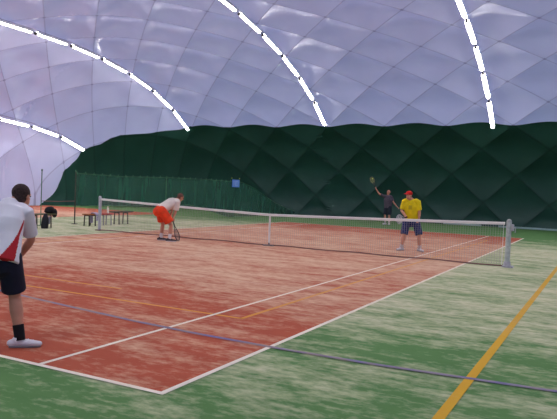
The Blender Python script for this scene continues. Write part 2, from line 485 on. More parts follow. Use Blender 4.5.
for i in range(nv+1):
    x = -6.33+12.66*i/nv
    mb.add([(x-.0032, 0, .03), (x+.0032, 0, .03), (x+.0032, 0, ztop(x)-.06), (x-.0032, 0, ztop(x)-.06)], [(0, 1, 2, 3)])
nh = 18
for j in range(1, nh):
    f = j/nh
    for i in range(32):
        xa = -6.33+12.66*i/32; xb = -6.33+12.66*(i+1)/32
        za = .03+(ztop(xa)-.09)*f; zb2 = .03+(ztop(xb)-.09)*f
        mb.add([(xa, 0, za-.0014), (xb, 0, zb2-.0014), (xb, 0, zb2+.0014), (xa, 0, za+.0014)], [(0, 1, 2, 3)])
mb.build('netting', M_cord, net)
MB().tube([(x, 0, .03+.008*math.sin(x*3)) for x in xs], .016, 6).build('bottom_cord', M_bcord, net)
st = MB(); st.box((0, 0, .47), (.055, .03, .90), bev=.004); st.build('centre_strap', M_tape, net)
an = MB(); an.box((0, 0, .018), (.34, .20, .03), bev=.012); an.tube([(0, 0, .02), (0, 0, .07)], .03, 10); an.build('strap_anchor', mat('grey_metal', (120, 112, 110), .5), net)
for sg in (-1, 1): MB().tube([(sg*6.33, 0, .05), (sg*6.33, 0, 1.05)], .006, 6).build('side_cord', M_tape, net)

M_post = mat('pale_grey_steel', (178, 176, 184), .45, .5, noise=.06)
M_postr = mat('pinkish_grey_padding', (176, 182, 178), .8, noise=.1, nscale=12)
pr = empty('net_post', (6.45, 0, 0)); tag(pr, 'thick pale grey net post with winder at the right end of the net', 'post', 'net posts')
MB().tube([(0, 0, .02), (0, 0, 1.09)], [.062, .062], 20, flat=(True, False)).build('pole', M_postr, pr, True)
pb = MB(); pb.box((.02, 0, .02), (.26, .22, .04), bev=.012); pb.tube([(0, 0, .03), (0, 0, .14)], [.09, .075], 20, flat=(True, True)); pb.build('base', M_post, pr)
wn = MB(); wn.box((.085, 0, .95), (.06, .09, .16), bev=.01); wn.tube([(.11, 0, .95), (.15, 0, .95)], .012, 8); wn.tube([(.15, 0, .95), (.15, -.03, .84)], .01, 8); wn.build('winder', M_post, pr)
pl = empty('net_post', (-6.40, 0, 0)); tag(pl, 'slim silver net post at the left end of the net', 'post', 'net posts')
MB().tube([(0, 0, .02), (0, 0, 1.08)], [.045, .045], 16, flat=(True, False)).build('pole', M_post, pl, True)
MB().box((0, 0, .02), (.2, .2, .03), bev=.01).build('base', M_bcord, pl)
MB().tube([(0, 0, 1.08), (0, 0, 1.10)], [.052, .052], 16).build('cap', M_post, pl, True)

# ------------------------------------------------------------------ divider netting between the two courts
XD = -9.05
M_gp = mat('green_steel', (62, 104, 74), .6); M_gpd = mat('dark_green_steel', (60, 52, 44), .6)
p1 = empty('divider_pole', (XD, -.07, 0)); tag(p1, 'thin green steel pole rising beside the black bag, left of the netting', 'pole', 'poles of the court divider')
MB().tube([(0, 0, 0), (0, 0, 1.92)], .017, 10).build('shaft', M_gp, p1, True); MB().ell((0, 0, 1.94), (.032, .032, .032)).build('finial', M_gp, p1, True); MB().box((0, 0, .012), (.16, .16, .02), bev=.004).build('foot', M_gp, p1)
p2 = empty('divider_pole', (XD, 1.52, 0)); tag(p2, 'thin dark pole that holds the near end of the green divider netting', 'pole', 'poles of the court divider')
MB().tube([(0, 0, 0), (0, 0, 1.95)], .02, 10).build('shaft', M_gpd, p2, True); MB().ell((0, 0, 1.97), (.03, .03, .03)).build('finial', M_gp, p2, True); MB().box((0, 0, .012), (.16, .16, .02), bev=.004).build('foot', M_gpd, p2)
p3 = empty('divider_pole', (XD, 6.95, 0)); tag(p3, 'thin pale green pole behind the netting, right above the player in orange shorts', 'pole', 'poles of the court divider')
MB().tube([(0, 0, 0), (0, 0, 1.93)], .02, 10).build('shaft', M_gp, p3, True); MB().ell((0, 0, 1.95), (.03, .03, .03)).build('finial', M_gp, p3, True); MB().box((0, 0, .012), (.16, .16, .02), bev=.004).build('foot', M_gp, p3)
rp = MB().tube([(XD, -.07, .86), (XD, .7, .845), (XD, 1.52, .86)], .014, 6).build('rope', mat('faded_red_rope', (120, 88, 88), .8)); tag(rp, 'faded reddish rope tied waist high between the two left poles', 'rope')

def netmat(name, col, cover):
    m = bpy.data.materials.new(name); m.use_nodes = True; nt = m.node_tree; N = nt.nodes; L = nt.links
    b = N['Principled BSDF']; b.inputs['Base Color'].default_value = sl(col); b.inputs['Roughness'].default_value = .9
    tc = N.new('ShaderNodeTexCoord'); mp = N.new('ShaderNodeMapping'); mp.inputs['Scale'].default_value = (0, 2.6, .25)
    L.new(tc.outputs['Object'], mp.inputs['Vector'])
    n = N.new('ShaderNodeTexNoise'); n.inputs['Scale'].default_value = 1.6; n.inputs['Detail'].default_value = 3; L.new(mp.outputs[0], n.inputs['Vector'])
    mr = N.new('ShaderNodeMapRange'); mr.inputs['From Min'].default_value = .3; mr.inputs['From Max'].default_value = .7
    mr.inputs['To Min'].default_value = cover-.14; mr.inputs['To Max'].default_value = min(1, cover+.14); L.new(n.outputs['Fac'], mr.inputs['Value'])
    t = N.new('ShaderNodeBsdfTransparent'); ms = N.new('ShaderNodeMixShader')
    L.new(mr.outputs[0], ms.inputs[0]); L.new(t.outputs[0], ms.inputs[1]); L.new(b.outputs[0], ms.inputs[2]); L.new(ms.outputs[0], N['Material Output'].inputs['Surface'])
    return m
M_net = netmat('green_mesh', (38, 96, 76), .72)
dv = empty('divider_netting', (XD, 1.55, 0)); tag(dv, 'long green mesh netting hung with hooks between the two courts', 'netting')
topz = [(1.55, 1.88), (4, 1.84), (7, 1.9), (10.5, 1.9), (13.6, 1.86), (15.0, 1.55), (16.3, 1.1), (17.6, .72), (19.0, .42), (20.2, .22)]
def tz(y):
    for (a, za), (b, zc) in zip(topz, topz[1:]):
        if a <= y <= b: return za+(zc-za)*(y-a)/(b-a)
    return topz[-1][1]
def hemz(y): return .68 if y < 9 else max(.04, .68-(y-9)*.2)
nm_ = MB(); NY = 260; vs = []; fs = []; NZ = 6
for i in range(NY+1):
    y = 1.56+(20.2-1.56)*i/NY
    wob = .035*math.sin(y*7.1)+.02*math.sin(y*17.3+1)
    sc = -.035*abs(math.sin((y-1.56)*PI/.9))   # the top edge hangs from hook to hook
    for k in range(NZ+1):
        z = hemz(y)+(tz(y)+sc-hemz(y))*k/NZ
        vs.append((wob*(1-.7*k/NZ), y-1.55, z))
for i in range(NY):
    for k in range(NZ): a = i*(NZ+1)+k; fs.append((a, a+NZ+1, a+NZ+2, a+1))
nm_.add(vs, fs); nm_.build('mesh_sheet', M_net, dv, True)
MB().tube([(.0, y-1.55, hemz(y)) for y in [1.56+.45*i for i in range(42)]], .014, 6).build('hem_tape', mat('faded_green_tape', (84, 128, 96), .8), dv)
hk0 = None
M_hook = mat('pale_green_hook', (70, 118, 92), .6)
for i in range(27):
    y = 1.56+.45*i
    if hk0 is None:
        hk0 = MB().tube([(0, -.05, -.05), (0, 0, .05), (0, .05, -.05)], .012, 6).build('hook', M_hook, dv); h_ = hk0
    else: h_ = hk0.copy(); COL.objects.link(h_); h_.parent = dv
    h_.location = (0, y-1.55, tz(y)+.03)
MB().tube([(0, y-1.55, tz(y)+.015) for y in [1.56, 4, 7, 10.5, 13.6, 15, 16.3, 17.6, 19, 20.2]], .012, 6).build('top_line', M_gp, dv)
# blue sign on the netting
sg = empty('blue_sign', (XD+.07, 12.78, 1.80)); tag(sg, 'small light blue sign with pale marks hung near the top of the green netting', 'sign')
MB().box((0, 0, 0), (.012, .74, .40), bev=.004).build('board', mat('light_blue', (96, 138, 215), .6), sg)
mk = MB()
for y in (-.2, -.06): mk.box((.010, y, 0), (.006, .05, .26))
mk.box((.010, .10, .11), (.006, .2, .04)); mk.box((.010, .10, -.11), (.006, .2, .04)); mk.box((.010, .02, 0), (.006, .05, .26)); mk.box((.010, .19, 0), (.006, .05, .26))
mk.build('marks', mat('pale_marks', (150, 180, 228), .6), sg)
for y in (-.42, .36): MB().box((.0, y, .27), (.03, .09, .06), bev=.008).build('clip', mat('yellow_clip', (150, 160, 60), .6), sg)

# ------------------------------------------------------------------ benches and what is on them
def bench(loc, length, seatcol, label, width=.30, h=.46, legcol=(60, 58, 52), legs=(.3, .3)):
    b_ = empty('bench', loc); tag(b_, label, 'bench', 'benches beside the left net post')
    MB().box((0, 0, h-.02), (width, length, .045), bev=.01).build('seat', mat('seat_%d' % seatcol[0], seatcol, .8, noise=.12), b_)
    for sy in (-1, 1):
        lg = MB(); 
        for sx in (-1, 1): lg.tube([(sx*width*.42, sy*length*legs[0], 0), (sx*width*.36, sy*length*legs[0], h-.04)], .022, 8)
        lg.tube([(-width*.36, sy*length*legs[0], h-.06), (width*.36, sy*length*legs[0], h-.06)], .02, 8)
        lg.build('leg', mat('leg_%d' % legcol[0], legcol, .6), b_)
    return b_
bench((-8.2, -.80, 0), 1.0, (98, 96, 70), 'low dull olive bench under the black bag, at the far left behind the player', h=.48)
bench((-8.1, 1.32, 0), .50, (158, 96, 62), 'short orange brown bench just left of the slim net post', h=.44)
bench((-8.15, 2.15, 0), .66, (176, 62, 58), 'low red bench seen through the net, under the white bottle', h=.44, legcol=(150, 150, 150))
bench((-8.25, 3.15, 0), 1.12, (62, 66, 54), 'dark bench seen through the net, rightmost of the four', h=.50, legs=(.22, .22))
M_blk = mat('black_cloth', (24, 24, 28), .85, noise=.3); M_blk2 = mat('black_nylon', (20, 22, 32), .6)
bagm = MB(); bagm.ell((0, 0, .15), (.17, .27, .15)); bagm.ell((.05, .24, .02), (.12, .13, .20)); bagm.ell((.02, -.15, .10), (.13, .16, .09))
bag = bagm.fuse('sports_bag', M_blk, vox=.02); bag.scale = (.8, .72, .8); bag.location = (-8.2, -.46, .475); tag(bag, 'slumped black sports bag lying on the olive bench and drooping over its end', 'bag')
MB().tube([(.10, -.15, .18), (.05, 0, .30), (.08, .14, .26)], .014, 8).build('strap', mat('bag_strap', (60, 50, 52), .7), bag, True)
tk = empty('racket_bag', (-7.98, -.86, 0)); tag(tk, 'upright black racket bag with a pale side standing in front of the olive bench', 'bag')
MB().tube([(0, 0, .0), (0, 0, .10), (0, .02, .32), (0, .03, .45)], [(.09, .12), (.10, .14), (.09, .12), (.05, .07)], 16, side=(1, 0, 0), flat=(True, False)).build('body', M_blk2, tk, True)
MB().box((.06, .135, .27), (.07, .03, .26), bev=.012).build('side_pocket', mat('pale_pocket', (150, 148, 166), .7), tk)
tw = MB(); vs = []; fs = []
prof_t = [(.0, .46), (.02, .40), (.045, .32), (.05, .24), (.04, .17)]
path = [(-.02, .30), (-.10, .445), (-.0, .475), (.09, .44), (.11, .34), (.10, .24)]
bt = MB().tube([(-.13, 0, .10), (-.13, .0, .30), (-.05, .0, .475), (.06, .0, .48), (.19, .0, .42), (.19, .02, .20)], [(.10, .02)]*6, 14, side=(0, 1, 0), flat=(True, True))
tow = bt.build('towel', mat('lavender_towel', (158, 150, 172), .95, noise=.1), None, True, (-8.08, 1.50, 0)); tag(tow, 'pale lavender grey towel draped over the end of the orange brown bench', 'towel')
bo = empty('water_bottle', (-8.15, 2.29, .443)); tag(bo, 'small white drinks bottle standing on the red bench', 'bottle')
MB().tube([(0, 0, 0), (0, 0, .17), (0, 0, .20), (0, 0, .235)], [.04, .04, .03, .018], 14, flat=(True, True)).build('body', mat('white_bottle', (238, 230, 215), .5), bo, True)
MB().tube([(0, 0, .235), (0, 0, .27)], .02, 12, flat=(True, True)).build('cap', mat('cream_cap', (235, 215, 180), .5), bo, True)

# ------------------------------------------------------------------ rackets
def racket(label, grip, head, normal, framecol, stringcol, gripcol=(40, 38, 40), group='rackets held by the players', cover=None):
    grip = Vector(grip); d = (Vector(head)-grip).normalized(); n = Vector(normal); n = (n-d*n.dot(d)).normalized(); x = d.cross(n)
    r = empty('tennis_racket'); tag(r, label, 'racket', group)
    r.matrix_world = Matrix(((x.x, d.x, n.x, grip.x), (x.y, d.y, n.y, grip.y), (x.z, d.z, n.z, grip.z), (0, 0, 0, 1)))
    fr = MB(); cy = .42
    loop = [(.125*math.sin(2*PI*k/40), cy+.17*math.cos(2*PI*k/40), 0) for k in range(40)]
    n8 = 8; vs = []; fs = []
    for k, p in enumerate(loop):
        c_ = Vector(p); o_ = Vector((p[0]/.125**2, (p[1]-cy)/.17**2, 0)).normalized()
        for q in range(n8): vs.append(c_+o_*.010*math.cos(2*PI*q/n8)+Vector((0, 0, 1))*.012*math.sin(2*PI*q/n8))
    for k in range(40):
        for q in range(n8): fs.append((k*n8+q, k*n8+(q+1) % n8, ((k+1) % 40)*n8+(q+1) % n8, ((k+1) % 40)*n8+q))
    fr.add(vs, fs)
    for s_ in (-1, 1): fr.tube([(s_*.085, .30, 0), (s_*.03, .18, 0), (s_*.012, .13, 0)], .010, 8)
    fr.build('frame', mat('racket_frame', framecol, .4, .5), r, True)
    sm = MB()
    for k in range(-6, 7):
        x_ = k*.0185; h_ = .17*math.sqrt(max(0, 1-(x_/.125)**2)); sm.box((x_, cy, 0), (.0028, 2*h_, .002))
    for k in range(-8, 9):
        y_ = k*.0195; h_ = .125*math.sqrt(max(0, 1-(y_/.17)**2)); sm.box((0, cy+y_, 0), (2*h_, .0028, .002))
    sm.build('strings', mat('racket_strings', stringcol, .6), r)
    MB().tube([(0, -.06, 0), (0, .13, 0)], [.017, .015], 10, flat=(True, True)).build('grip', mat('racket_grip', gripcol, .8), r, True)
    return r

# ------------------------------------------------------------------ people
M_eye = mat('eye', (30, 26, 24), .3)
def V(*a): return Vector(a)
class Fig:
    """a clothed figure; all coordinates are metres in a frame at the feet turned by yaw"""
    def __init__(s, base, face, skin, turn=yaw):
        s.turn = turn
        s.base = Vector(base); s.F = Vector((face[0], face[1], 0)).normalized(); s.L = Vector((-s.F.y, s.F.x, 0)); s.skin = mat('skin', skin, .6, .3, noise=.05, nscale=8)
        s.body = MB()
    def place(s, o): o.location = s.base; o.rotation_euler = (0, 0, s.turn)
    def head(s, c, hf, hu, sc=1.0):
        c = Vector(c); hf = Vector(hf).normalized(); hu = Vector(hu); hu = (hu-hf*hu.dot(hf)).normalized(); hs = hu.cross(hf)
        s.hc, s.hf, s.hu, s.hs = c, hf, hu, hs
        b = s.body
        b.ell(c+hu*.025*sc-hf*.01*sc, (.074*sc, .095*sc, .088*sc), hs, hf)
        b.ell(c-hu*.045*sc+hf*.025*sc, (.056*sc, .066*sc, .068*sc), hs, hf)
        b.ell(c-hu*.095*sc+hf*.055*sc, (.026*sc, .026*sc, .020*sc), hs, hf)
        b.tube([c+hu*.012*sc+hf*.088*sc, c-hu*.022*sc+hf*.108*sc], [.009*sc, .014*sc], 8)
        for k in (-1, 1):
            b.ell(c-hu*.01*sc+hs*.076*sc*k-hf*.005*sc, (.010*sc, .020*sc, .032*sc), hs, hf, 10)
            b.ell(c+hu*.022*sc+hf*.080*sc+hs*.03*sc*k, (.022*sc, .010*sc, .008*sc), hs, hf, 8)
        b.ell(c-hu*.058*sc+hf*.084*sc, (.024*sc, .010*sc, .010*sc), hs, hf, 10)
    def arm(s, sh, el, wr, r=(.050, .040, .040, .026)):
        sh, el, wr = map(Vector, (sh, el, wr))
        s.body.tube([sh, sh.lerp(el, .5), el, el.lerp(wr, .3), wr], [r[0], r[0]*.92, r[1], r[2]*1.05, r[3]], 14)
    def hand(s, wr, d, n, curl=.6, side=1):
        """palm from wrist along d, palm facing n, thumb on the given side"""
        wr = Vector(wr); d = Vector(d).normalized(); n = Vector(n); n = (n-d*n.dot(d)).normalized(); x = d.cross(n)*side
        b = s.body
        b.tube([wr, wr+d*.03, wr+d*.085], [(.026, .020), (.036, .017), (.040, .014)], 12, side=x)
        for k, (off, ln) in enumerate(((.030, .070), (.010, .080), (-.011, .074), (-.031, .058))):
            p = wr+d*.08+x*off; pts = [p]; dd = d.copy()
            for q in range(3):
                ang = curl*(.6 if q == 0 else 1)
                dd = (dd*math.cos(ang)+n*math.sin(ang)).normalized() if q == 0 else (dd*math.cos(ang)+ (n*math.cos(curl*(q-.4)) - d*math.sin(curl*(q-.4))).normalized()*math.sin(ang)).normalized()
                p = p+dd*ln*(.45, .32, .23)[q]; pts.append(p)
            b.tube(pts, [.0098, .0092, .0085, .0075], 8)
        t0 = wr+d*.025+x*.028; t1 = t0+(d*.6+x*.7+n*.3).normalized()*.04; t2 = t1+(d*.8+n*.6+x*.1).normalized()*.032
        b.tube([t0, t1, t2], [.014, .011, .009], 8)
    def leg(s, hip, kn, an, r=(.085, .055, .052, .038), toe=None):
        hip, kn, an = map(Vector, (hip, kn, an))
        s.body.tube([hip, hip.lerp(kn, .5), kn, kn.lerp(an, .32), an.lerp(kn, .15), an], [r[0], r[0]*.85, r[1], r[2]*1.12, r[3]*1.05, r[3]], 16)
        if toe is not None: s.body.tube([an-V(0, 0, .03), an+Vector(toe)*.12-V(0, 0, .045)], [.035, .03], 10)
    def shoe(s, an, toe, mats, sock=None, sockh=.10, sc=1.0, r=.046, tilt=0):
        an = Vector(an); toe = Vector((toe[0], toe[1], 0)).normalized(); sd = V(-toe.y, toe.x, 0); g = V(an.x, an.y, 0)
        m = MB()
        m.tube([g-toe*.075*sc+V(0, 0, .045), g-toe*.02*sc+V(0, 0, .052), g+toe*.08*sc+V(0, 0, .044), g+toe*.165*sc+V(0, 0, .034)], [(.037, .036), (.040, .042), (.045, .034), (.038, .024)], 14, side=sd)
        m.tube([g+V(0, 0, .05)-toe*.02, g+V(0, 0, .105)-toe*.025], [(.045, .045), (.042, .046)], 12, flat=(True, True))
        sh = m.fuse('shoe', mats[0], s.obj, .008, 3)
        q = MB().tube([g-toe*.078*sc+V(0, 0, .012), g-toe*.03*sc+V(0, 0, .012), g+toe*.08*sc+V(0, 0, .012), g+toe*.165*sc+V(0, 0, .014)], [(.040, .012), (.041, .012), (.049, .012), (.040, .012)], 14, side=sd)
        q.build('sole', mats[1], sh, True)
        if len(mats) > 2:
            q = MB()
            for t_ in (.02, .06, .10): q.tube([g+toe*t_*sc+sd*.034+V(0, 0, .075-t_*.25), g+toe*(t_+.01)*sc+V(0, 0, .098-t_*.28), g+toe*t_*sc-sd*.034+V(0, 0, .075-t_*.25)], .006, 6)
            q.build('laces', mats[2], sh, True)
        if sock is not None:
            k = s.ank.get(tuple(round(v, 3) for v in an), V(an.x, an.y, an.z+.3))
            dr = (Vector(k)-an).normalized()
            MB().tube([an-dr*.02, an+dr*sockh*.5, an+dr*sockh], [r, r*1.02, r*1.06], 14, flat=(True, True)).build('sock', sock, s.obj, True)
    def finish(s, label, vox=.01):
        s.obj = s.body.fuse('person', s.skin, None, vox, 3); s.place(s.obj); tag(s.obj, label, 'person'); return s.obj
    def eyes(s, sc=1.0):
        for k in (-1, 1):
            MB().ell(s.hc+s.hu*.006*sc+s.hf*.084*sc+s.hs*.03*sc*k, (.012*sc, .006*sc, .006*sc), s.hs, s.hf, 8).build('eye', M_eye, s.obj, True)

# ---- the near player, cut by the left edge of the picture
f = Fig((3.49, -11.61, 0), (.50, .86), (196, 142, 118), .865); F, L = f.F, f.L
hipR = V(-.10, -.06, .90); hipL = hipR+L*.20
knR = V(-.045, .07, .49); anR = V(.012, -.01, .09)
knL = V(-.40, .18, .48); anL = V(-.52, .14, .09)
pel = (hipR+hipL)/2; pel.z = .96
neck = V(-.110, .20, 1.385); chest = pel.lerp(neck, .62)-F*.02
shR = neck-L*.175+V(0, 0, -.06); shL = neck+L*.175+V(0, 0, -.06)
elR = V(.095, .25, 1.035); wrR = V(.005, .41, .865)
elL = shL+F*.10+V(0, 0, -.28); wrL = V(-.12, .50, .92)
f.body.tube([pel, pel.lerp(chest, .5), chest, neck-F*.02], [(.15, .11), (.14, .10), (.15, .10), (.06, .05)], 18, side=L)
hc = V(-.002, .265, 1.470)
f.head(hc, F*.9+V(.28, .1, -.12), V(0, 0, 1)+F*.2, 1.0)
f.body.tube([neck-V(0, 0, .05), neck.lerp(hc, .45)-f.hf*.01, hc-f.hu*.05-f.hf*.02], [.062, .056, .054], 12)
f.arm(shR, elR, wrR, (.052, .042, .042, .028)); f.arm(shL, elL, wrL)
f.hand(wrR, (-.35, .55, -.55), L, .75, 1); f.hand(wrL, V(.1, .3, -.5), -L, .75, -1)
f.leg(hipR, knR, anR, (.088, .058, .058, .040)); f.leg(hipL, knL, anL, (.088, .058, .058, .040))
f.ank = {tuple(round(v, 3) for v in anR): knR, tuple(round(v, 3) for v in anL): knL}
ob = f.finish('large player at the left edge in white shirt with red stripe, leaning forward', .009)
f.eyes()
M_ws = mat('white_shirt', (226, 224, 232), .85, noise=.03, nscale=6); M_rs = mat('red_panel', (176, 34, 44), .85)
sh = MB()
ax = (neck-pel).normalized()
sh.tube([pel-ax*.14, pel-ax*.02, pel.lerp(chest, .55), chest-F*.015, neck-ax*.055-F*.02, neck-ax*.01-F*.015], [(.208, .160), (.202, .154), (.190, .144), (.195, .142), (.172, .116), (.098, .086)], 24, side=L, flat=(True, False))
for a_, b_, k_ in ((shR, elR, .84), (shL, elL, .84)):
    sh.tube([a_.lerp(neck, .35), a_, a_.lerp(b_, .45), a_.lerp(b_, k_)], [.070, .074, .072, .074], 16, flat=(False, True))
def paint1(c):
    c = Vector(c); t = (c-pel).dot(ax); q = pel+ax*t; d = c-q
    sd = -(d.dot(L)); fr = d.dot(F)                       # to his right, to his front
    if t < .30 and sd > .08:
        wdt = .012+.030*max(0, .14-t)/.24
        if abs(fr-(-.055+.05*(t/.3))) < wdt: return 1
    ar_ = (elR-shR).normalized(); e_ = c-shR; e_ -= ar_*e_.dot(ar_)
    if e_.length < .085 and e_.dot(F) > .026 and -.05 < (c-shR).dot(ar_) < .15 and sd > 0: return 1
    if t > .18 and fr > .085 and sd > 0 and e_.length > .080: return 1
    return 0
so = sh.fuse('shirt', [M_ws, M_rs], ob, .010, 5, paint1)
M_navy = mat('navy_shorts', (26, 28, 46), .85, noise=.15, nscale=6)
s_ = MB(); s_.tube([pel+V(0, 0, .02), pel-V(0, 0, .06), pel-V(0, 0, .14)], [(.165, .12), (.178, .130), (.19, .142)], 20, side=L, flat=(True, False))
for h_, k_ in ((hipR, knR), (hipL, knL)): s_.tube([h_, h_.lerp(k_, .4), h_.lerp(k_, .84)], [.112, .112, .116], 18, flat=(False, True))
s_.fuse('shorts', M_navy, ob, .010, 5)
M_hair = mat('dark_brown_hair', (52, 36, 34), .8, noise=.35, nscale=60)
hh = MB(); hh.ell(f.hc+f.hu*.036-f.hf*.022, (.084, .098, .092), f.hs, f.hf); hh.ell(f.hc-f.hu*.022-f.hf*.042, (.072, .066, .072), f.hs, f.hf); hh.fuse('hair', M_hair, ob, .008, 3)
M_wsh = mat('white_shoe', (226, 222, 224), .6); M_sole = mat('grey_sole', (120, 118, 124), .7); M_bs = mat('black_sock', (22, 22, 26), .9)
f.shoe(anR, (.98, -.12), [M_wsh, M_sole, M_ws], M_bs, .135, 1.12, .050); f.shoe(anL, (.8, .6), [M_wsh, M_sole, M_ws], M_bs, .135, 1.12, .050)
def world(fig, p): return fig.base + Matrix.Rotation(fig.turn, 3, 'Z') @ Vector(p)
def wdir(v): return Matrix.Rotation(yaw, 3, 'Z') @ Vector(v)
hw = wrR+V(-.35, .55, -.55).normalized()*.11
racket('racket held low in front of the large player at the left edge', world(f, hw+L*.02), world(f, hw+L*.50+F*.12+V(0, 0, .03)), wdir((0, 0, 1)), (50, 50, 60), (200, 200, 190))

# ---- bent player in orange shorts
f = Fig((-2.67, -1.19, 0), (.82, .57), (188, 128, 104)); F, L = f.F, f.L
anA = V(-.22, .14, .09); anB = V(.07, -.12, .09)
hipA = V(-.27, .12, .88); hipB = V(-.17, -.10, .88); knA = V(-.20, .22, .47); knB = V(.08, .0, .46)
pel = (hipA+hipB)/2+V(0, 0, .02); chest = pel+F*.32+V(0, 0, .21); neck = pel+F*.47+V(0, 0, .28)
shA = neck+L*.18-F*.05+V(0, 0, -.05); shB = neck-L*.18-F*.05+V(0, 0, -.05)
elB = shB+V(-.05, .03, -.27); wrB = V(.12, .05, .66); elA = shA+V(.0, 0, -.27); wrA = elA+V(-.04, -.08, -.22)
f.body.tube([pel, pel.lerp(chest, .5), chest, neck], [(.15, .11), (.14, .10), (.16, .11), (.08, .07)], 16, side=L)
hc = neck+F*.125+V(0, 0, .085); f.head(hc, F*.9+V(0, 0, -.45), V(0, 0, .7)+F*.45)
f.body.tube([neck-F*.03, hc-f.hu*.05], [.06, .055], 12)
f.arm(shA, elA, wrA); f.arm(shB, elB, wrB); f.hand(wrB, (.1, 0, -1), L, .8, 1); f.hand(wrA, (0, -.1, -1), -L, .8, -1)
f.leg(hipA, knA, anA); f.leg(hipB, knB, anB)
f.ank = {tuple(round(v, 3) for v in anA): knA, tuple(round(v, 3) for v in anB): knB}
ob = f.finish('player bending forward beside the net in white shirt and orange shorts', .01); f.eyes()
ax = (neck-pel).normalized(); sh = MB()
M_cs = mat('cream_shirt', (224, 212, 202), .85, noise=.04, nscale=6)
sh.tube([pel-ax*.05+V(0, 0, .02), pel.lerp(chest, .35), chest, neck-ax*.06, neck-ax*.015], [(.188, .155), (.188, .150), (.20, .145), (.16, .11), (.085, .075)], 20, side=L, flat=(True, False))
for a_, b_ in ((shA, elA), (shB, elB)): sh.tube([a_.lerp(neck, .3), a_, a_.lerp(b_, .5), a_.lerp(b_, .88)], [.085, .088, .082, .086], 14, flat=(False, True))
sh.fuse('shirt', M_cs, ob, .012, 5)
M_or = mat('orange_shorts', (226, 66, 30), .8, noise=.08, nscale=8)
s_ = MB(); s_.tube([pel+ax*.0, pel-ax*.06, pel-ax*.12], [(.17, .13), (.19, .155), (.17, .14)], 18, side=L, flat=(True, False))
for h_, k_ in ((hipA, knA), (hipB, knB)): s_.tube([h_-F*.02, h_.lerp(k_, .4), h_.lerp(k_, .80)], [.135, .135, .138], 16, flat=(False, True))
s_.fuse('shorts', M_or, ob, .012, 5)
hh = MB(); hh.ell(f.hc+f.hu*.034-f.hf*.024, (.082, .095, .090), f.hs, f.hf); hh.ell(f.hc-f.hu*.02-f.hf*.044, (.07, .06, .07), f.hs, f.hf); hh.fuse('hair', mat('brown_hair', (92, 58, 50), .8, noise=.3, nscale=60), ob, .01, 3)
M_dsh = mat('dark_shoe', (70, 58, 62), .7); M_wsock = mat('white_sock', (210, 200, 200), .9)
f.shoe(anA, (.8, .2), [M_dsh, M_wsh], M_wsock, .12, 1.1, .048); f.shoe(anB, (.98, .05), [M_dsh, M_wsh], M_wsock, .12, 1.1, .048)
racket('dark racket hanging head down from the hand of the bending player in orange shorts', world(f, (.13, .05, .57)), world(f, (.28, .12, .06)), wdir((.93, -.30, .15)), (50, 48, 52), (110, 100, 96))

# ---- player in yellow facing the net from the far side
f = Fig((3.50, 2.12, 0), (-.38, -.92), (206, 150, 124)); F, L = f.F, f.L
anA = V(-.25, .04, .09); anB = V(.27, -.02, .09); hipA = V(-.13, .03, .90); hipB = V(.12, -.02, .90)
knA = V(-.21, -.06, .48); knB = V(.21, -.12, .48)
pel = (hipA+hipB)/2+V(0, 0, .04); chest = pel+F*.10+V(0, 0, .32); neck = pel+F*.17+V(0, 0, .54)
shA = neck+L*-.19+V(0, 0, -.05)-F*.03; shB = neck+L*.19+V(0, 0, -.05)-F*.03
elA = shA+V(-.07, .02, -.28); elB = shB+V(.06, .02, -.28); wrA = V(-.20, -.25, .98); wrB = V(.17, -.20, .95)
f.body.tube([pel, pel.lerp(chest, .5), chest, neck], [(.15, .11), (.14, .10), (.16, .11), (.08, .07)], 16, side=L)
hc = neck+F*.085+V(-.055, 0, .120); f.head(hc, F*.9+V(-.6, 0, -.10), V(0, 0, 1)+F*.1)
f.body.tube([neck-F*.02, hc-f.hu*.05], [.06, .055], 12)
f.arm(shA, elA, wrA); f.arm(shB, elB, wrB); f.hand(wrA, (-.5, -.6, -.25), V(1, 0, -.2), .8, -1); f.hand(wrB, (-.3, -.3, -.9), V(-.6, .6, 0), .6, 1)
f.leg(hipA, knA, anA, (.085, .06, .062, .042)); f.leg(hipB, knB, anB, (.085, .06, .062, .042))
f.ank = {tuple(round(v, 3) for v in anA): knA, tuple(round(v, 3) for v in anB): knB}
ob = f.finish('player in yellow shirt and red cap waiting behind the net', .01); f.eyes()
ax = (neck-pel).normalized(); sh = MB()
M_y = mat('yellow_shirt', (222, 202, 24), .85, noise=.06, nscale=6)
sh.tube([pel-ax*.07, pel+ax*.05, chest-ax*.05, chest+ax*.06, neck-ax*.06, neck-ax*.01], [(.205, .155), (.205, .16), (.205, .16), (.21, .15), (.16, .11), (.085, .075)], 20, side=L, flat=(True, False))
for a_, b_ in ((shA, elA), (shB, elB)): sh.tube([a_.lerp(neck, .3), a_, a_.lerp(b_, .5), a_.lerp(b_, .85)], [.08, .084, .078, .078], 14, flat=(False, True))
sh.fuse('shirt', M_y, ob, .012, 5)
q = MB(); q.box(chest+F*.163+V(0, 0, -.0), (.10, .012, .12), rz=math.atan2(F.y, F.x)+PI/2, bev=.004); q.build('chest_print', mat('olive_print', (186, 170, 34), .8), ob)
s_ = MB(); s_.tube([pel+V(0, 0, .05), pel-V(0, 0, .04), pel-V(0, 0, .11)], [(.17, .13), (.20, .15), (.19, .14)], 18, side=L, flat=(True, False))
for h_, k_ in ((hipA, knA), (hipB, knB)): s_.tube([h_, h_.lerp(k_, .4), h_.lerp(k_, 1.0)], [.118, .114, .108], 16, flat=(False, True))
s_.fuse('shorts', mat('blue_shorts', (30, 46, 96), .85, noise=.1), ob, .012, 5)
M_cap = mat('red_cap', (200, 32, 30), .8)
q = MB(); q.ell(f.hc+f.hu*.062-f.hf*.012, (.088, .108, .078), f.hs, f.hf); cp = q.build('cap', M_cap, ob, True)
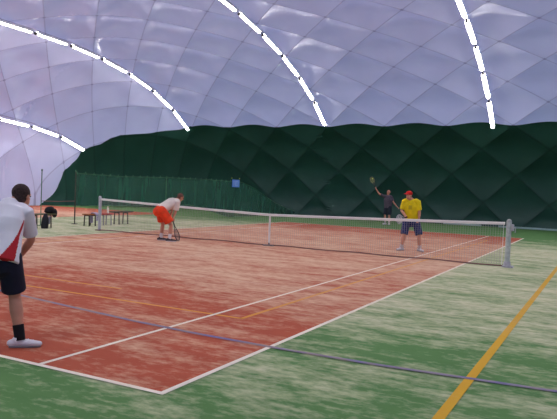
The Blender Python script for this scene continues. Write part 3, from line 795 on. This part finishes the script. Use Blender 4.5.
MB().tube([f.hc+f.hu*.06+f.hf*.07, f.hc+f.hu*.052+f.hf*.165], [(.075, .010), (.062, .008)], 14, side=f.hs).build('visor', M_cap, cp, True)
hh = MB(); hh.ell(f.hc-f.hu*.0-f.hf*.04, (.078, .07, .075), f.hs, f.hf); hh.fuse('hair', M_hair, ob, .01, 3)
f.shoe(anA, (-.75, -.6), [M_wsh, M_sole], M_wsock, .10, 1.1, .05); f.shoe(anB, (.3, -.9), [M_wsh, M_sole], M_wsock, .10, 1.1, .05)
racket('pale strung racket held out to the left by the player in yellow', world(f, (-.22, -.30, .98)), world(f, (-.48, -.64, .93)), wdir((.8, -.6, .1)), (180, 180, 185), (235, 235, 235))

# ---- far player in grey reaching up
f = Fig((-1.54, 15.43, 0), (-.75, -.66), (190, 130, 110)); F, L = f.F, f.L
anA = V(-.02, .10, .09); anB = V(.16, -.05, .09); hipA = V(.0, .06, .92); hipB = V(.14, -.06, .92); knA = V(-.06, .05, .50); knB = V(.13, -.08, .50)
pel = (hipA+hipB)/2+V(0, 0, .03); neck = V(.03, .0, 1.50); chest = pel.lerp(neck, .6)
shA = neck+V(-.19, .04, -.05); shB = neck+V(.18, -.04, -.07)
elA = V(-.42, .0, 1.58); wrA = V(-.58, -.03, 1.80); elB = V(.33, -.08, 1.16); wrB = V(.50, -.18, .96)
f.body.tube([pel, pel.lerp(chest, .5), chest, neck], [(.15, .11), (.14, .10), (.16, .11), (.08, .07)], 16, side=(1, -.4, 0))
hc = neck+V(.03, -.02, .17); f.head(hc, F+V(-.1, 0, .05), V(0, 0, 1), 1.05); f.body.tube([neck, hc-f.hu*.05], [.06, .055], 12)
f.arm(shA, elA, wrA, (.055, .045, .042, .03)); f.arm(shB, elB, wrB); f.hand(wrA, (-.5, 0, 1), V(.8, -.5, 0), .8, 1); f.hand(wrB, (.6, -.3, -.6), V(0, 0, -1), .4, 1)
f.leg(hipA, knA, anA); f.leg(hipB, knB, anB)
f.ank = {tuple(round(v, 3) for v in anA): knA, tuple(round(v, 3) for v in anB): knB}
ob = f.finish('farthest player in grey shirt reaching a racket high up by the green wall', .012); f.eyes()
ax = (neck-pel).normalized(); sh = MB(); SD = (1, -.4, 0)
sh.tube([pel-ax*.08, pel+ax*.08, chest, neck-ax*.07, neck-ax*.01], [(.195, .15), (.20, .15), (.215, .155), (.17, .11), (.085, .075)], 20, side=SD, flat=(True, False))
for a_, b_ in ((shA, elA), (shB, elB)): sh.tube([a_.lerp(neck, .3), a_, a_.lerp(b_, .4), a_.lerp(b_, .7)], [.085, .085, .08, .082], 14, flat=(False, True))
sh.fuse('shirt', mat('grey_shirt', (80, 72, 84), .85, noise=.08), ob, .013, 5)
s_ = MB(); s_.tube([pel+V(0, 0, .05), pel-V(0, 0, .04), pel-V(0, 0, .11)], [(.17, .13), (.19, .15), (.18, .14)], 18, side=SD, flat=(True, False))
for h_, k_ in ((hipA, knA), (hipB, knB)): s_.tube([h_, h_.lerp(k_, .4), h_.lerp(k_, .95)], [.115, .115, .112], 16, flat=(False, True))
s_.fuse('shorts', mat('dark_shorts', (36, 42, 54), .85), ob, .013, 5)
hh = MB(); hh.ell(f.hc+f.hu*.02-f.hf*.05, (.080, .072, .080), f.hs, f.hf); hh.fuse('hair', mat('grey_brown_hair', (110, 80, 74), .8, noise=.3, nscale=60), ob, .012, 2)
f.shoe(anA, (-.8, -.5), [M_wsh, M_sole], M_wsock, .12, 1.1, .05); f.shoe(anB, (-.3, -.9), [M_wsh, M_sole], M_wsock, .12, 1.1, .05)
racket('pale-faced racket raised high by the farthest player', world(f, (-.62, -.03, 1.88)), world(f, (-.83, -.05, 2.32)), wdir((.2, -1, 0)), (70, 66, 60), (190, 190, 120))
ball = MB().ell((0, 0, 0), (.034, .034, .034), n=20).build('tennis_ball', mat('ball_felt', (214, 224, 110), .95), None, True, world(f, (-.80, -.12, 2.33))); tag(ball, 'yellow tennis ball meeting the raised racket of the farthest player', 'ball')
